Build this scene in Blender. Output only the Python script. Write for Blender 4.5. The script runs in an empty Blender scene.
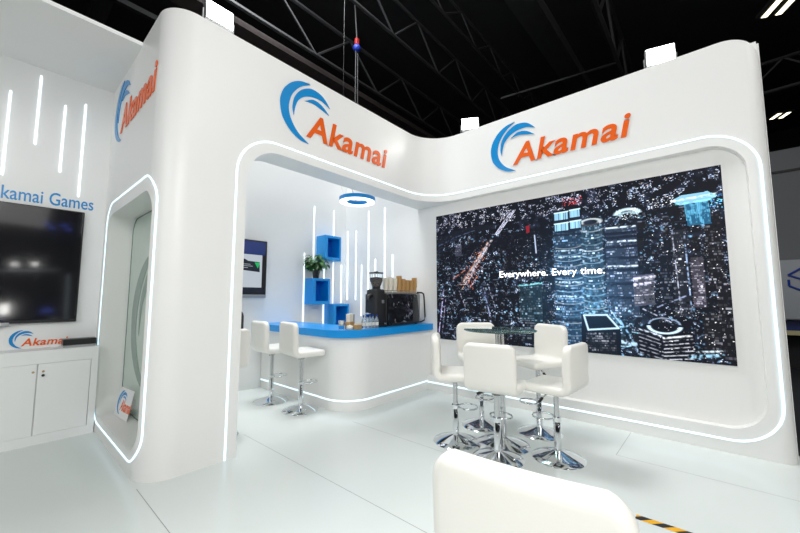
import bpy, bmesh, math, random
import numpy as np
from mathutils import Vector, Matrix
PI=math.pi
random.seed(7)
scene=bpy.context.scene
COL=scene.collection

# ------------------------------------------------------------------ materials
def srgb(r,g,b):
    f=lambda c:(c/255/12.92) if c/255<=.04045 else ((c/255+.055)/1.055)**2.4
    return (f(r),f(g),f(b),1)
def mat(name,col,rough=.5,metal=0,emit=None,es=0,trans=0,ior=1.45,bump=0,bscale=50,noise=0,nscale=8,coat=0,spec=None):
    m=bpy.data.materials.new(name); m.use_nodes=True
    nt=m.node_tree; b=nt.nodes['Principled BSDF']
    b.inputs['Base Color'].default_value=col
    b.inputs['Roughness'].default_value=rough
    b.inputs['Metallic'].default_value=metal
    if spec is not None: b.inputs['Specular IOR Level'].default_value=spec
    if coat: b.inputs['Coat Weight'].default_value=coat; b.inputs['Coat Roughness'].default_value=.1
    if emit: b.inputs['Emission Color'].default_value=emit; b.inputs['Emission Strength'].default_value=es
    if trans: b.inputs['Transmission Weight'].default_value=trans; b.inputs['IOR'].default_value=ior
    if bump or noise:
        tc=nt.nodes.new('ShaderNodeTexCoord')
    if noise:
        n=nt.nodes.new('ShaderNodeTexNoise'); n.inputs['Scale'].default_value=nscale; n.inputs['Detail'].default_value=4
        mx=nt.nodes.new('ShaderNodeMix'); mx.data_type='RGBA'
        mx.inputs['A'].default_value=tuple(c*(1-noise) for c in col[:3])+(1,)
        mx.inputs['B'].default_value=tuple(min(1,c*(1+noise)) for c in col[:3])+(1,)
        nt.links.new(tc.outputs['Object'],n.inputs['Vector']); nt.links.new(n.outputs['Fac'],mx.inputs['Factor'])
        nt.links.new(mx.outputs['Result'],b.inputs['Base Color'])
    if bump:
        n=nt.nodes.new('ShaderNodeTexNoise'); n.inputs['Scale'].default_value=bscale
        bp=nt.nodes.new('ShaderNodeBump'); bp.inputs['Strength'].default_value=bump; bp.inputs['Distance'].default_value=.01
        nt.links.new(tc.outputs['Object'],n.inputs['Vector']); nt.links.new(n.outputs['Fac'],bp.inputs['Height']); nt.links.new(bp.outputs['Normal'],b.inputs['Normal'])
    return m
M={}
M['wall']=mat('white_laminate',(.86,.855,.835,1),.38,noise=.01,nscale=3)
M['wall_matt']=mat('white_panel',(.85,.855,.845,1),.5,noise=.01,nscale=3)
M['floor']=mat('white_gloss_floor',(.70,.745,.725,1),.22,noise=.02,nscale=1.2)
M['seam']=mat('seam',(.25,.25,.25,1),.6)
M['hall_floor']=mat('dark_hall_floor',(.02,.02,.025,1),.6,noise=.3,nscale=4)
M['hall']=mat('dark_hall',(.012,.012,.014,1),.9,noise=.3,nscale=2)
M['steel_dark']=mat('dark_painted_steel',(.03,.03,.032,1),.55,metal=.3,noise=.3,nscale=5)
M['tray']=mat('cable_tray_dark',(.035,.025,.024,1),.8,noise=.5,nscale=9)
M['led']=mat('led_strip',(.9,.95,1,1),.5,emit=(.55,.86,1,1),es=1.35)
M['ledw']=mat('led_bar',(.9,.95,1,1),.5,emit=(.80,.93,1,1),es=1.4)
M['ringled']=mat('ring_diffuser',(.9,.95,1,1),.5,emit=(.95,.98,1,1),es=1.6)
M['blue']=mat('blue_laminate',srgb(0,146,224),.3)
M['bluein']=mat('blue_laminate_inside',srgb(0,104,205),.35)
M['cream']=mat('cream_leatherette',(.86,.84,.785,1),.42,bump=.03,bscale=160)
M['chrome']=mat('chrome',(.80,.82,.84,1),.08,metal=1,noise=.02)
M['gas']=mat('brushed_steel',(.62,.63,.64,1),.2,metal=1)
M['black']=mat('black_plastic',(.012,.012,.013,1),.35)
M['blackm']=mat('matt_black',(.015,.015,.016,1),.65,noise=.2)
M['blackg']=mat('gloss_black_panel',(.012,.012,.014,1),.06,coat=.5)
M['glass']=mat('table_glass',(.25,.40,.38,1),.03,trans=.85,ior=1.45)
M['clear']=mat('clear_plastic',(.93,.96,.97,1),.05,trans=.95,ior=1.2)
M['water']=mat('bottle_plastic',(.80,.88,.92,1),.08,trans=.75,ior=1.2)
M['lblue']=mat('logo_blue',srgb(6,138,206),.28)
M['orange']=mat('logo_orange',srgb(236,98,16),.3)
M['white']=mat('white_plastic',(.85,.85,.85,1),.35)
M['kraft']=mat('kraft_paper',srgb(190,150,95),.8,noise=.12,nscale=30)
M['cupwhite']=mat('white_paper_cup',srgb(228,222,208),.7,noise=.04,nscale=30)
M['leaf']=mat('leaf',srgb(45,95,40),.4,noise=.35,nscale=20)
M['stem']=mat('stem',srgb(60,90,40),.6)
M['soil']=mat('soil',(.03,.02,.015,1),.9)
M['brass']=mat('brass',(.55,.40,.22,1),.3,metal=1)
M['bean']=mat('coffee_beans',(.035,.018,.01,1),.5,noise=.5,nscale=80,bump=.5,bscale=90)
M['yellow']=mat('tape_yellow',srgb(240,175,10),.5)
M['ink']=mat('logo_navy',srgb(10,55,150),.5)
M['navy']=mat('navy_panel',srgb(8,34,95),.5)
M['greyw']=mat('grey_partition',(.16,.17,.18,1),.7,noise=.08,nscale=1)
M['nbw']=mat('booth_band',(.35,.37,.40,1),.6)
M['cream_panel']=mat('sand_panel',srgb(180,170,130),.6)
M['flood']=mat('floodlight_face',(1,1,1,1),.3,emit=(1,.99,.95,1),es=28)
M['alu']=mat('cast_aluminium',(.45,.46,.47,1),.4,metal=.8)
M['paneglass']=mat('green_tinted_panel',srgb(196,214,204),.08,noise=.02,nscale=3)
M['paneedge']=mat('green_glass_edge',srgb(90,120,108),.2)
M['frost']=mat('etched_grey_green',srgb(128,152,142),.2)
M['red']=mat('hoist_red',srgb(150,30,30),.5)
M['hblue']=mat('hoist_blue',srgb(15,45,150),.5)
M['lampy']=mat('hall_lamp_face',(1,.95,.75,1),.5,emit=(1,.93,.66,1),es=3)
M['bluelamp']=mat('blue_stage_lamp',(.1,.15,1,1),.5,emit=(.12,.2,1,1),es=8)

# glass panel of the alcove niche: mixture kept simple and opaque with a gloss
def gloss_reflections():  # glossy black panel; pale noise streaks paint reflected lights into the colour
    m=mat('black_gloss_reflections',(.012,.012,.014,1),.07,coat=.4); nt=m.node_tree; b=nt.nodes['Principled BSDF']
    tc=nt.nodes.new('ShaderNodeTexCoord'); n=nt.nodes.new('ShaderNodeTexNoise'); n.inputs['Scale'].default_value=9; n.inputs['Detail'].default_value=8; n.inputs['Distortion'].default_value=1.5
    r=nt.nodes.new('ShaderNodeValToRGB'); r.color_ramp.elements[0].position=.60; r.color_ramp.elements[0].color=(.012,.012,.014,1); r.color_ramp.elements[1].position=.72; r.color_ramp.elements[1].color=(.32,.33,.38,1)
    nt.links.new(tc.outputs['Object'],n.inputs['Vector']); nt.links.new(n.outputs['Fac'],r.inputs['Fac']); nt.links.new(r.outputs['Color'],b.inputs['Base Color'])
    return m
M['gloss_reflections']=gloss_reflections()
def stripes():
    m=mat('hazard_tape',srgb(240,175,10),.45); nt=m.node_tree; b=nt.nodes['Principled BSDF']
    tc=nt.nodes.new('ShaderNodeTexCoord'); s=nt.nodes.new('ShaderNodeSeparateXYZ'); nt.links.new(tc.outputs['Object'],s.inputs[0])
    a=nt.nodes.new('ShaderNodeMath'); a.operation='ADD'; nt.links.new(s.outputs['X'],a.inputs[0]); nt.links.new(s.outputs['Y'],a.inputs[1])
    f=nt.nodes.new('ShaderNodeMath'); f.operation='MULTIPLY'; f.inputs[1].default_value=8.5; nt.links.new(a.outputs[0],f.inputs[0])
    g=nt.nodes.new('ShaderNodeMath'); g.operation='FRACT'; nt.links.new(f.outputs[0],g.inputs[0])
    h=nt.nodes.new('ShaderNodeMath'); h.operation='GREATER_THAN'; h.inputs[1].default_value=.5; nt.links.new(g.outputs[0],h.inputs[0])
    mx=nt.nodes.new('ShaderNodeMix'); mx.data_type='RGBA'; mx.inputs['A'].default_value=srgb(240,175,10); mx.inputs['B'].default_value=(.01,.01,.01,1)
    nt.links.new(h.outputs[0],mx.inputs['Factor']); nt.links.new(mx.outputs['Result'],b.inputs['Base Color'])
    return m
M['tape']=stripes()
def screenmat(name,strength):
    m=bpy.data.materials.new(name); m.use_nodes=True; nt=m.node_tree; b=nt.nodes['Principled BSDF']
    b.inputs['Base Color'].default_value=(.002,.002,.003,1); b.inputs['Roughness'].default_value=.45; b.inputs['Specular IOR Level'].default_value=.08
    a=nt.nodes.new('ShaderNodeVertexColor'); a.layer_name='Col'
    nt.links.new(a.outputs['Color'],b.inputs['Emission Color']); b.inputs['Emission Strength'].default_value=strength
    return m
M['city']=screenmat('led_wall_pixels',1.0)

# ------------------------------------------------------------------ object helpers
def setp(o,label=None,cat=None,group=None,kind=None):
    if label: o['label']=label
    if cat: o['category']=cat
    if group: o['group']=group
    if kind: o['kind']=kind
    return o
def link_mesh(name,me,m,parent=None,loc=None,rotz=0,smooth=None):
    o=bpy.data.objects.new(name,me); COL.objects.link(o)
    if m is not None and len(me.materials)==0: me.materials.append(m)
    if parent is not None: o.parent=parent
    if loc is not None: o.location=loc
    if rotz: o.rotation_euler=(0,0,rotz)
    if smooth is not None:
        for p in me.polygons: p.use_smooth=True
        me.set_sharp_from_angle(angle=math.radians(smooth))
    return o
def obj(name,bm,m,parent=None,loc=None,rotz=0,smooth=None):
    bmesh.ops.recalc_face_normals(bm,faces=bm.faces)
    me=bpy.data.meshes.new(name); bm.to_mesh(me); bm.free()
    return link_mesh(name,me,m,parent,loc,rotz,smooth)
def thing(name,label,cat,loc=(0,0,0),rotz=0,group=None):
    o=bpy.data.objects.new(name,None); COL.objects.link(o); o.empty_display_size=.1
    o.location=loc; o.rotation_euler=(0,0,rotz); return setp(o,label,cat,group)
def box(bm,x0,x1,y0,y1,z0,z1,bev=0,seg=2,mtx=None):
    r=bmesh.ops.create_cube(bm,size=1); vs=r['verts']
    for v in vs: v.co=Vector(((x0+x1)/2+v.co.x*(x1-x0),(y0+y1)/2+v.co.y*(y1-y0),(z0+z1)/2+v.co.z*(z1-z0)))
    if bev:
        es=list({e for v in vs for e in v.link_edges})
        rr=bmesh.ops.bevel(bm,geom=es,offset=bev,segments=seg,affect='EDGES',profile=.5)
        vs=list({v for v in rr['verts']}|{v for v in vs if v.is_valid})
    if mtx is not None:
        for v in vs: v.co=mtx@v.co
    return vs
def BX(*a,**k):
    bm=bmesh.new(); box(bm,*a,**k); return bm
def lathe(bm,prof,c=(0,0),n=32,cap=True):
    rings=[]
    for r,z in prof:
        rings.append([bm.verts.new((c[0]+r*math.cos(2*PI*i/n),c[1]+r*math.sin(2*PI*i/n),z)) for i in range(n)])
    for a,b in zip(rings,rings[1:]):
        for i in range(n): bm.faces.new((a[i],a[(i+1)%n],b[(i+1)%n],b[i]))
    if cap: bm.faces.new(rings[0][::-1]); bm.faces.new(rings[-1])
    return bm
def LA(prof,c=(0,0),n=32,cap=True): return lathe(bmesh.new(),prof,c,n,cap)
def sweep(bm,pts,rad,n=8,closed=False,normals=None,flat=1.0):
    """tube along points; if normals are given the section is flattened along them"""
    P=[Vector(p) for p in pts]; N=len(P); rings=[]
    for i,p in enumerate(P):
        if closed: t=P[(i+1)%N]-P[i-1]
        else: t=P[min(i+1,N-1)]-P[max(i-1,0)]
        t.normalize()
        if normals: u=Vector(normals[i]); u=(u-t*u.dot(t)).normalized()
        else:
            ref=Vector((0,0,1)) if abs(t.z)<.95 else Vector((1,0,0)); u=(ref-t*ref.dot(t)).normalized()
        w=t.cross(u)
        rings.append([bm.verts.new(p+u*(rad*flat*math.cos(2*PI*k/n))+w*(rad*math.sin(2*PI*k/n))) for k in range(n)])
    M_=N if closed else N-1
    for i in range(M_):
        a,b=rings[i],rings[(i+1)%N]
        for k in range(n): bm.faces.new((a[k],a[(k+1)%n],b[(k+1)%n],b[k]))
    if not closed: bm.faces.new(rings[0][::-1]); bm.faces.new(rings[-1])
    return bm
def SW(*a,**k): return sweep(bmesh.new(),*a,**k)
def prism(poly,axis,a,b):
    """poly in the two other axes, extruded along axis from a to b"""
    bm=bmesh.new(); mk={'z':lambda p,q:(p[0],p[1],q),'y':lambda p,q:(p[0],q,p[1]),'x':lambda p,q:(q,p[0],p[1])}[axis]
    A=[bm.verts.new(mk(p,a)) for p in poly]; B=[bm.verts.new(mk(p,b)) for p in poly]
    bm.faces.new(A[::-1]); bm.faces.new(B); n=len(poly)
    for i in range(n): bm.faces.new((A[i],A[(i+1)%n],B[(i+1)%n],B[i]))
    bmesh.ops.recalc_face_normals(bm,faces=bm.faces)
    return bm
def arc(cx,cy,r,a0,a1,n=12):
    return [(cx+r*math.cos(math.radians(a0+(a1-a0)*i/n)),cy+r*math.sin(math.radians(a0+(a1-a0)*i/n))) for i in range(n+1)]
def rrect(x0,x1,y0,y1,r,n=8):
    return arc(x1-r,y0+r,r,-90,0,n)+arc(x1-r,y1-r,r,0,90,n)+arc(x0+r,y1-r,r,90,180,n)+arc(x0+r,y0+r,r,180,270,n)
def boolean(bm,cutters):
    me=bpy.data.meshes.new('tmp'); bm.to_mesh(me); bm.free()
    o=bpy.data.objects.new('tmp',me); COL.objects.link(o); cs=[]
    for c in cutters:
        cm=bpy.data.meshes.new('cut'); c.to_mesh(cm); c.free()
        co=bpy.data.objects.new('cut',cm); COL.objects.link(co); cs.append(co)
        md=o.modifiers.new('b','BOOLEAN'); md.operation='DIFFERENCE'; md.solver='EXACT'; md.object=co
    bpy.context.view_layer.update()
    dg=bpy.context.evaluated_depsgraph_get(); ev=o.evaluated_get(dg)
    res=bpy.data.meshes.new_from_object(ev)
    for x in cs+[o]: bpy.data.objects.remove(x)
    out=bmesh.new(); out.from_mesh(res); return out
def copy_tree(o,parent=None):
    c=o.copy(); COL.objects.link(c); c.parent=parent
    for ch in list(o.children): copy_tree(ch,c)
    return c

# ------------------------------------------------------------------ the setting
H=4.15
def place_struct(o): o['kind']='structure'; return o
# front wall: rounded column, header, inside fillet towards the screen wall
plan=[(.84,5.72)]+[(1.09+.25*math.cos(math.radians(a)),3.68+.25*math.sin(math.radians(a))) for a in np.linspace(180,270,25)]
plan+=[(4.21,3.43)]+[(4.21+.55*math.sin(math.radians(a)),2.88+.55*math.cos(math.radians(a))) for a in np.linspace(2,90,30)]
plan+=[(4.86,2.88),(4.86,3.76),(1.33,3.76),(1.33,5.72)]
shell=prism(plan,'z',0,H)
opening=[(1.6,-1)]+arc(1.6+.36,3.07-.36,.36,180,90,14)+[(5.2,3.07),(5.2,-1)]
cutA=prism(opening,'y',3.40,4.2)
cutF=BX(3.9,5.2,2.4,3.45,-1,3.07)
nic=rrect(3.60,5.34,.20,2.47,.2,8)
cutN=prism(nic,'x',.5,1.27)
o=obj('wall_front',boolean(shell,[cutA,cutF,cutN]),M['wall'],smooth=25); place_struct(o)
# screen wall
pl=[(4.76,5.72),(4.76,-.46)]+[(4.88-.12*math.cos(math.radians(a)),-.46-.12*math.sin(math.radians(a))) for a in np.linspace(5,90,10)]+[(5.06,-.58),(5.06,5.72)]
wr=prism(pl,'z',0,H)
rec=[(4.2,.235)]+[(4.2,3.07)]+arc(-.415+.3,3.07-.3,.3,90,180,12)+arc(-.415+.3,.235+.3,.3,180,270,12)
c1=prism(rec,'x',4.5,4.86)
c2=BX(4.5,4.86,2.88,5.9,2.9,5)
c3=BX(4.5,4.86,3.5,5.9,-1,5)
# rounded top corner of the front layer
tc=[(-.9,5)]+[(-.9,H-.3)]+[(-.581,H-.3)]+arc(-.581+.3,H-.3,.3,180,90,14)+[(-.281,5)]
c4=prism(tc,'x',4.5,4.985)
o=obj('wall_right',boolean(wr,[c1,c2,c3,c4]),M['wall'],smooth=25); place_struct(o)
place_struct(obj('trim_2',BX(5.0,5.075,-.60,-.2,0,H-.02),M['wall']))
o=obj('wall_back',BX(1.33,5.06,5.72,5.84,0,H),M['wall_matt']); place_struct(o)
o=obj('wall_left',BX(-2.2,.84,5.56,5.72,0,4.11),M['wall_matt']); place_struct(o)
o=obj('ceiling',BX(-2.2,.84,4.26,5.72,4.11,4.15),M['wall_matt']); place_struct(o)
# floors
o=obj('floor',BX(-4,5.1,-3.2,6.4,-.1,0),M['floor']); place_struct(o)
o=obj('floor',BX(-22,24,-14,20,-.2,-.1),M['hall_floor']); place_struct(o)
bm=bmesh.new()
for a,b in [((.835,3.45),(.86,-3.2)),((3.99,.707),(4.75,.684)),((3.99,.707),(3.99,-3.2)),((1.9,3.9),(1.93,-3.2)),((2.95,3.3),(2.97,1.0))]:
    a=Vector(a+(0,));b=Vector(b+(0,)); d=(b-a).normalized(); w=Vector((-d.y,d.x,0))*.0022
    bm.faces.new([bm.verts.new(v+Vector((0,0,.0006))) for v in (a-w,b-w,b+w,a+w)])
o=obj('trim_1',bm,M['seam']); place_struct(o)
# hall shell
bm=bmesh.new(); box(bm,-22,24,-14,20,9.4,9.5)
o=obj('ceiling',bm,M['hall']); place_struct(o)
for nm,a in (('wall_far',(-22,24,19.9,20,-.1,9.4)),('wall_near',(-22,24,-14,-13.9,-.1,9.4)),('wall_east',(23.9,24,-14,20,-.1,9.4)),('wall_west',(-22,-21.9,-14,20,-.1,9.4))):
    place_struct(obj(nm,BX(*a),M['hall']))

# ------------------------------------------------------------------ light strips
def planpt(s):
    """point and outward normal on the plan path of the side wall and rounded column; s=0 where the curve begins, negative towards the alcove"""
    if s<0: return (.84,3.68-s),(-1,0)
    th=s/.25
    if th<PI/2: return (1.09-.25*math.cos(th),3.68-.25*math.sin(th)),(-math.cos(th),-math.sin(th))
    return (1.09+(s-.25*PI/2),3.43),(0,-1)
def strip(name,pts,nrm,label,rad=.009,mat_='led',closed=False,parent=None,cat='light strip'):
    o=obj(name,SW(pts,rad,8,closed,nrm,.55),M[mat_],parent,smooth=60)
    if parent is None: setp(o,label,cat)
    return o
path=rrect(-1.72,.135,.115,2.61,.26,12)
path=[p for p in path]
dense=[]
for i,p in enumerate(path):
    q=path[(i+1)%len(path)]; L=math.hypot(q[0]-p[0],q[1]-p[1]); k=max(1,int(L/.04))
    for j in range(k): dense.append((p[0]+(q[0]-p[0])*j/k,p[1]+(q[1]-p[1])*j/k))
pts=[];nr=[]
for s,z in dense:
    (x,y),(nx,ny)=planpt(s); pts.append((x+nx*.002,y+ny*.002,z)); nr.append((nx,ny,0))
strip('light_strip',pts,nr,'cool white light strip looping around the display niche in the side of the column',closed=True)
# main loop: up the column, along the header, round the screen wall, back to the bar
pts=[];nr=[]
def add(p,n): pts.append(p); nr.append(n)
yA=3.428; zt=3.178; zb=.125
for z in np.linspace(0.0,zt-.4,20): add((1.497,yA,z),(0,-1,0))
for x,z in arc(1.497+.42,zt-.42,.42,180,90,14): add((x,yA,z),(0,-1,0))
for x in np.linspace(2.0,4.2,20): add((x,yA,zt),(0,-1,0))
for a in np.linspace(2,90,24):
    r=.548; s_,c_=math.sin(math.radians(a)),math.cos(math.radians(a)); add((4.21+r*s_,2.88+r*c_,zt),(-s_,-c_,0))
xB=4.758
for y in np.linspace(2.8,0.0,20): add((xB,y,zt),(-1,0,0))
for y,z in arc(-.51+.42,zt-.42,.42,90,180,14): add((xB,y,z),(-1,0,0))
for z in np.linspace(zt-.5,zb+.45,15): add((xB,-.51,z),(-1,0,0))
for y,z in arc(-.51+.38,zb+.38,.38,180,270,14): add((xB,y,z),(-1,0,0))
for y in np.linspace(-.05,3.49,24): add((xB,y,zb),(-1,0,0))
strip('light_strip',pts,nr,'long cool white light strip outlining the bar opening, header and big screen surround')

# ------------------------------------------------------------------ big LED screen
def draw_city(W,Hh):
    rng=np.random.RandomState(11)
    img=np.zeros((Hh,W,3)); yy,xx=np.mgrid[0:Hh,0:W]; U=xx/W*100; V=yy/Hh*100
    def blurn(a,k):
        for _ in range(k): a=(a+np.roll(a,1,0)+np.roll(a,-1,0)+np.roll(a,1,1)+np.roll(a,-1,1))/5
        return a
    def noise(k):
        n=blurn(rng.rand(Hh,W),int(k*1.5)); return (n-n.mean())/n.std()
    big=noise(90); mid=noise(14); small=noise(3)
    img[:]=(.006,.007,.010); img+=np.clip(mid*.5+big*.6,0,3)[...,None]*np.array([.010,.014,.026])
    def inside(poly):
        m=np.zeros((Hh,W),bool); n_=len(poly)
        for i in range(n_):
            x1,y1=poly[i]; x2,y2=poly[(i+1)%n_]
            if y1==y2: continue
            c=((V>=min(y1,y2))&(V<max(y1,y2)))&(U<(x2-x1)*(V-y1)/(y2-y1)+x1); m^=c
        return m
    def fill(poly,col,a=1.0):
        m=inside(poly); img[m]=img[m]*(1-a)+np.array(col)*a
    def line(p,q,w,col,a=1.0,jit=0):
        p=np.array(p,float);q=np.array(q,float); A=1.738
        d=(q-p)*np.array([A,1]); L2=(d**2).sum(); X=(U-p[0])*A; Y=V-p[1]
        t=np.clip((X*d[0]+Y*d[1])/L2,0,1); dist=np.hypot(X-t*d[0],Y-t*d[1])
        f=np.clip(1.4-dist/w,0,1)*a
        if jit: f=f*(np.clip(small*.6+jit,0,1))
        img[:]=img*(1-f[...,None])+np.array(col)*f[...,None]
    def ring(cu,cv,ru,rv,w,col,a0=0,a1=360,a=1.0):
        r=np.sqrt(((U-cu)/ru)**2+((V-cv)/rv)**2); th=np.degrees(np.arctan2(V-cv,U-cu))%360
        f=np.clip(1.5-abs(r-1)/w,0,1)*a*((th>=a0)&(th<=a1)); img[:]=img*(1-f[...,None])+np.array(col)*f[...,None]
    def dots(u0,u1,v0,v1,cnt,col,amp=1.0,horiz=.45,clump=None):
        for _ in range(cnt):
            x=int(rng.uniform(u0,u1)/100*W); y=int(rng.uniform(v0,v1)/100*Hh)
            if 0<=x<W-2 and 0<=y<Hh-1:
                if clump is not None and clump[y,x]<rng.uniform(-.6,1.4): continue
                c=np.array(col)*amp*rng.uniform(.15,1)**2*2.2
                img[y,x]+=c
                if rng.rand()<horiz: img[y,x+1]+=c*.9
                if rng.rand()<.15: img[y+1,x]+=c*.8
    def facade(u0,u1,v0,v1,tint,rows,gain=1.0,fillf=.5,sk=0,split=.58,base=.03,lean=0):
        """one building: floors with runs of lit windows, brighter patches, a darker side wall"""
        fill([(u0,v0),(u1,v0+sk),(u1-lean,v1),(u0-lean,v1)],tuple(base*c for c in tint),.97)
        px0,px1=int(u0/100*W),int(u1/100*W); vs_=np.linspace(v0,v1,rows+1)
        for r in range(rows):
            y0=int(vs_[r]/100*Hh); y1=max(y0+1,int((vs_[r]*.35+vs_[r+1]*.65)/100*Hh)); x=px0; row=rng.uniform(.3,1)
            dx=int(-lean*(r/rows)/100*W)
            while x<px1:
                L=rng.randint(1,5); lit=rng.rand()<fillf
                if lit:
                    yy_=min(max(y0+int(sk*(x-px0)/max(1,px1-px0)/100*Hh),0),Hh-1)
                    k=gain*row*rng.uniform(.25,1.1)*(1 if (x-px0)<split*(px1-px0) else .6)*np.clip(.75+.5*mid[yy_,min(max(x,0),W-1)],.15,2)
                    if rng.rand()<.10: k*=2.0
                    white=rng.uniform(0,.55) 
                    col=np.array(tint)*(1-white)+np.array([.9,.93,1.0])*white
                    xa,xb=max(0,x+dx),min(W,x+dx+L,px1+dx); img[yy_:min(Hh,yy_+y1-y0),xa:xb]=col*k
                x+=L+rng.randint(0,2)
    # far city: dense fine lights near the horizon
    dots(0,100,0,13,3000,(.42,.46,.60),.75,.6,mid); dots(0,100,0,12,500,(.62,.50,.40),.7,.5,mid)
    dots(12,40,2,13,700,(.75,.75,.9),.7,.6,mid); dots(40,62,1,11,500,(.5,.55,.75),.7,.6,mid); dots(70,100,4,14,700,(.45,.58,.8),.8,.6,mid)
    dots(0,12,0,20,350,(.45,.42,.6),.7,.6,mid)
    # middle distance blocks
    for _ in range(430):
        v=rng.uniform(18,97); u=rng.uniform(-1,99); sc=.45+v/90; w=rng.uniform(.9,2.6)*sc; h=rng.uniform(3,9)*sc
        c=rng.uniform(.25,1)
        tint=[(.42,.46,.58),(.34,.44,.66),(.55,.5,.48),(.3,.33,.42)][rng.randint(4)]
        if rng.rand()<.55: facade(u,u+w,v,v+h,tint,max(3,int(h*.9)),.34*c,.38,0,.6,.02)
        else: fill([(u,v),(u+w,v),(u+w,v+h),(u,v+h)],(.007,.008,.011),.85)
        if rng.rand()<.3: line((u,v),(u+w,v),.32,(.25*c,.3*c,.42*c),.8)
    dots(0,100,18,100,1300,(.6,.62,.75),.75,.35,mid); dots(0,60,18,100,240,(.75,.45,.28),.6,.3,mid)
    # organic sparkle of lit streets and roofs
    sp=noise(1); an=noise(2); an=(an+np.roll(an,1,1)+np.roll(an,2,1)); an/=an.std()
    k1=np.clip(sp-1.5+.4*mid,0,2)*np.clip(.55+.5*mid,0,1.5)*(V>14); img+=k1[...,None]*np.array([.32,.40,.56])
    k2=np.clip(an-1.5+.3*mid,0,2)*(V>18); img+=k2[...,None]*np.array([.12,.24,.36])
    # river and dark park
    fill([(0,19.5),(9,14.5),(21,12.5),(31,14),(27,17),(20,17),(10,21),(0,28)],(.010,.012,.018),.93)
    fill([(0,31),(12,26),(24,25),(33,22),(44,20),(52,21),(52.6,34),(46,40),(36,37),(30,30),(22,33),(12,40),(2,43)],(.006,.007,.010),.90)
    line((1,25),(10,19.5),.5,(.10,.15,.26),.7,.5); line((10,19.5),(20,16),.4,(.10,.15,.26),.7,.5)
    dots(0,30,29,44,110,(.35,.38,.5),.7); facade(10.2,13.4,25.5,34.5,(.42,.45,.68),9,.45,.8,0,1,.12)
    dots(36,50,26,52,90,(.4,.42,.5),.7)
    # highways
    for dx,col in ((-1.2,(.62,.26,.16)),(-.5,(.8,.7,.68)),(.3,(.55,.5,.6)),(1.1,(.85,.8,.85)),(1.9,(.45,.38,.45))):
        line((13.8+dx,57),(27.2+dx*.6,25),.32,col,.85,.75)
    for dx in (0,.8,1.5): line((29.6+dx,21),(37+dx,5.5),.32,(.75,.77,.95),.9,.75)
    for _ in range(150):
        t=rng.rand(); u=15.6+8*t+rng.normal(0,1.7); v=57-26*t+rng.normal(0,3.0); dots(u,u+.3,v,v+.3,1,(.95,.30,.16),.9,.6)
    line((9,52),(15,46),.4,(.7,.25,.15),.8,.6); line((17,60),(21.5,50),.4,(.8,.3,.2),.8,.6); line((13,62),(16,52),.3,(.7,.5,.4),.8,.6)
    line((24,60),(26.5,80),.45,(.42,.45,.72),.85,.5); line((26.5,80),(27.3,98),.5,(.5,.52,.75),.85,.5); line((26,58),(29,74),.3,(.6,.6,.8),.8,.5)
    line((.8,97),(3.8,60),.45,(.6,.55,.9),.85,.5); line((2.6,97),(5.0,66),.3,(.5,.45,.7),.8,.4); line((12,62),(15,74),.4,(.5,.5,.7),.7,.4)
    # red roof sign
    dots(56.5,63,4,8.5,55,(1,.10,.10),.9,.6); line((57,5),(62,8),.5,(.5,.04,.05),.7,.5); fill([(42.6,18),(44,17.5),(44,22.5),(42.8,23)],(.30,.02,.03),.85)
    line((45.9,25),(46.3,37),.4,(.62,.72,.95),.85)
    # cluster of blue towers
    facade(45,49.7,60,98,(.25,.50,.72),18,.5,.55)
    facade(39.4,48,58.5,84,(.24,.54,.74),16,.75,.6,-1.0,.55,.06); line((39.4,58.7),(48,57.3),.6,(.30,.75,.82),.95,.8)
    facade(39.8,45,82,97,(.3,.42,.6),9,.55,.6)
    facade(62.4,69,23,78,(.24,.54,.80),36,.95,.62,0,.5,.10,.5)
    ring(65.4,20.8,3.0,1.9,.22,(.55,.62,.65),0,360,.9); fill([(62.6,21.5),(68.2,21.5),(68,23),(62.8,23)],(.02,.02,.03),.9)
    facade(53,62.5,24,98,(.20,.48,.86),46,.95,.66,.4,.6,.10,.6)
    for vv in (26,34.5,43,52,61,71,80): fill([(52.6,vv),(62.3,vv+.5),(62.2,vv+2.0),(52.5,vv+1.5)],(.012,.018,.03),.88)
    for vv in (37,41,57,66): line((53.2,vv),(62.1,vv+.5),.55,(.62,.85,1.0),.9,.55)
    fill([(53.0,10.3),(58.6,11.8),(62.3,10),(62.6,24.5),(58.5,26),(53.2,24.5)],(.015,.02,.035),1)
    for (a,b,c,d_) in ((53.5,58.2,11.9,16.8),(58.8,62.2,11.3,16.4),(53.4,58.2,19.0,24.2),(58.8,62.4,18.6,23.6)):
        n_=6
        for k in range(n_):
            ua=a+(b-a)*k/n_; ub=ua+(b-a)/n_*.86; g=rng.uniform(.75,1.1); fill([(ua,c),(ub,c),(ub,d_),(ua,d_)],(.36*g,.66*g,.86*g),.97)
        line((a,c+.3),(b,c+.1),.4,(.72,.92,1.0),.9)
    facade(69.9,78.8,25.5,77,(.32,.48,.80),36,.95,.60,0,.5,.10,.5)
    for vv in (28.5,31,36.5,43,50,58,66): fill([(69.7,vv),(78.7,vv+.3),(78.6,vv+1.9),(69.6,vv+1.6)],(.010,.012,.022),.92)
    for vv in (25.8,34.2,48.6): line((70.2,vv),(78.3,vv+.4),.5,(.75,.88,1.0),.95,.7)
    ring(76.4,18.8,3.1,2.8,.25,(.60,.78,.88),180,360,.95); ring(76.4,19.4,2.2,1.6,.3,(.35,.5,.55),180,360,.9); dots(73,80,16,22,90,(.6,.72,.8),.9,.6)
    # white lit block
    fill([(77.2,54.6),(82.6,53.6),(82.4,70.5),(77.0,72)],(.09,.10,.15),1)
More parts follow.
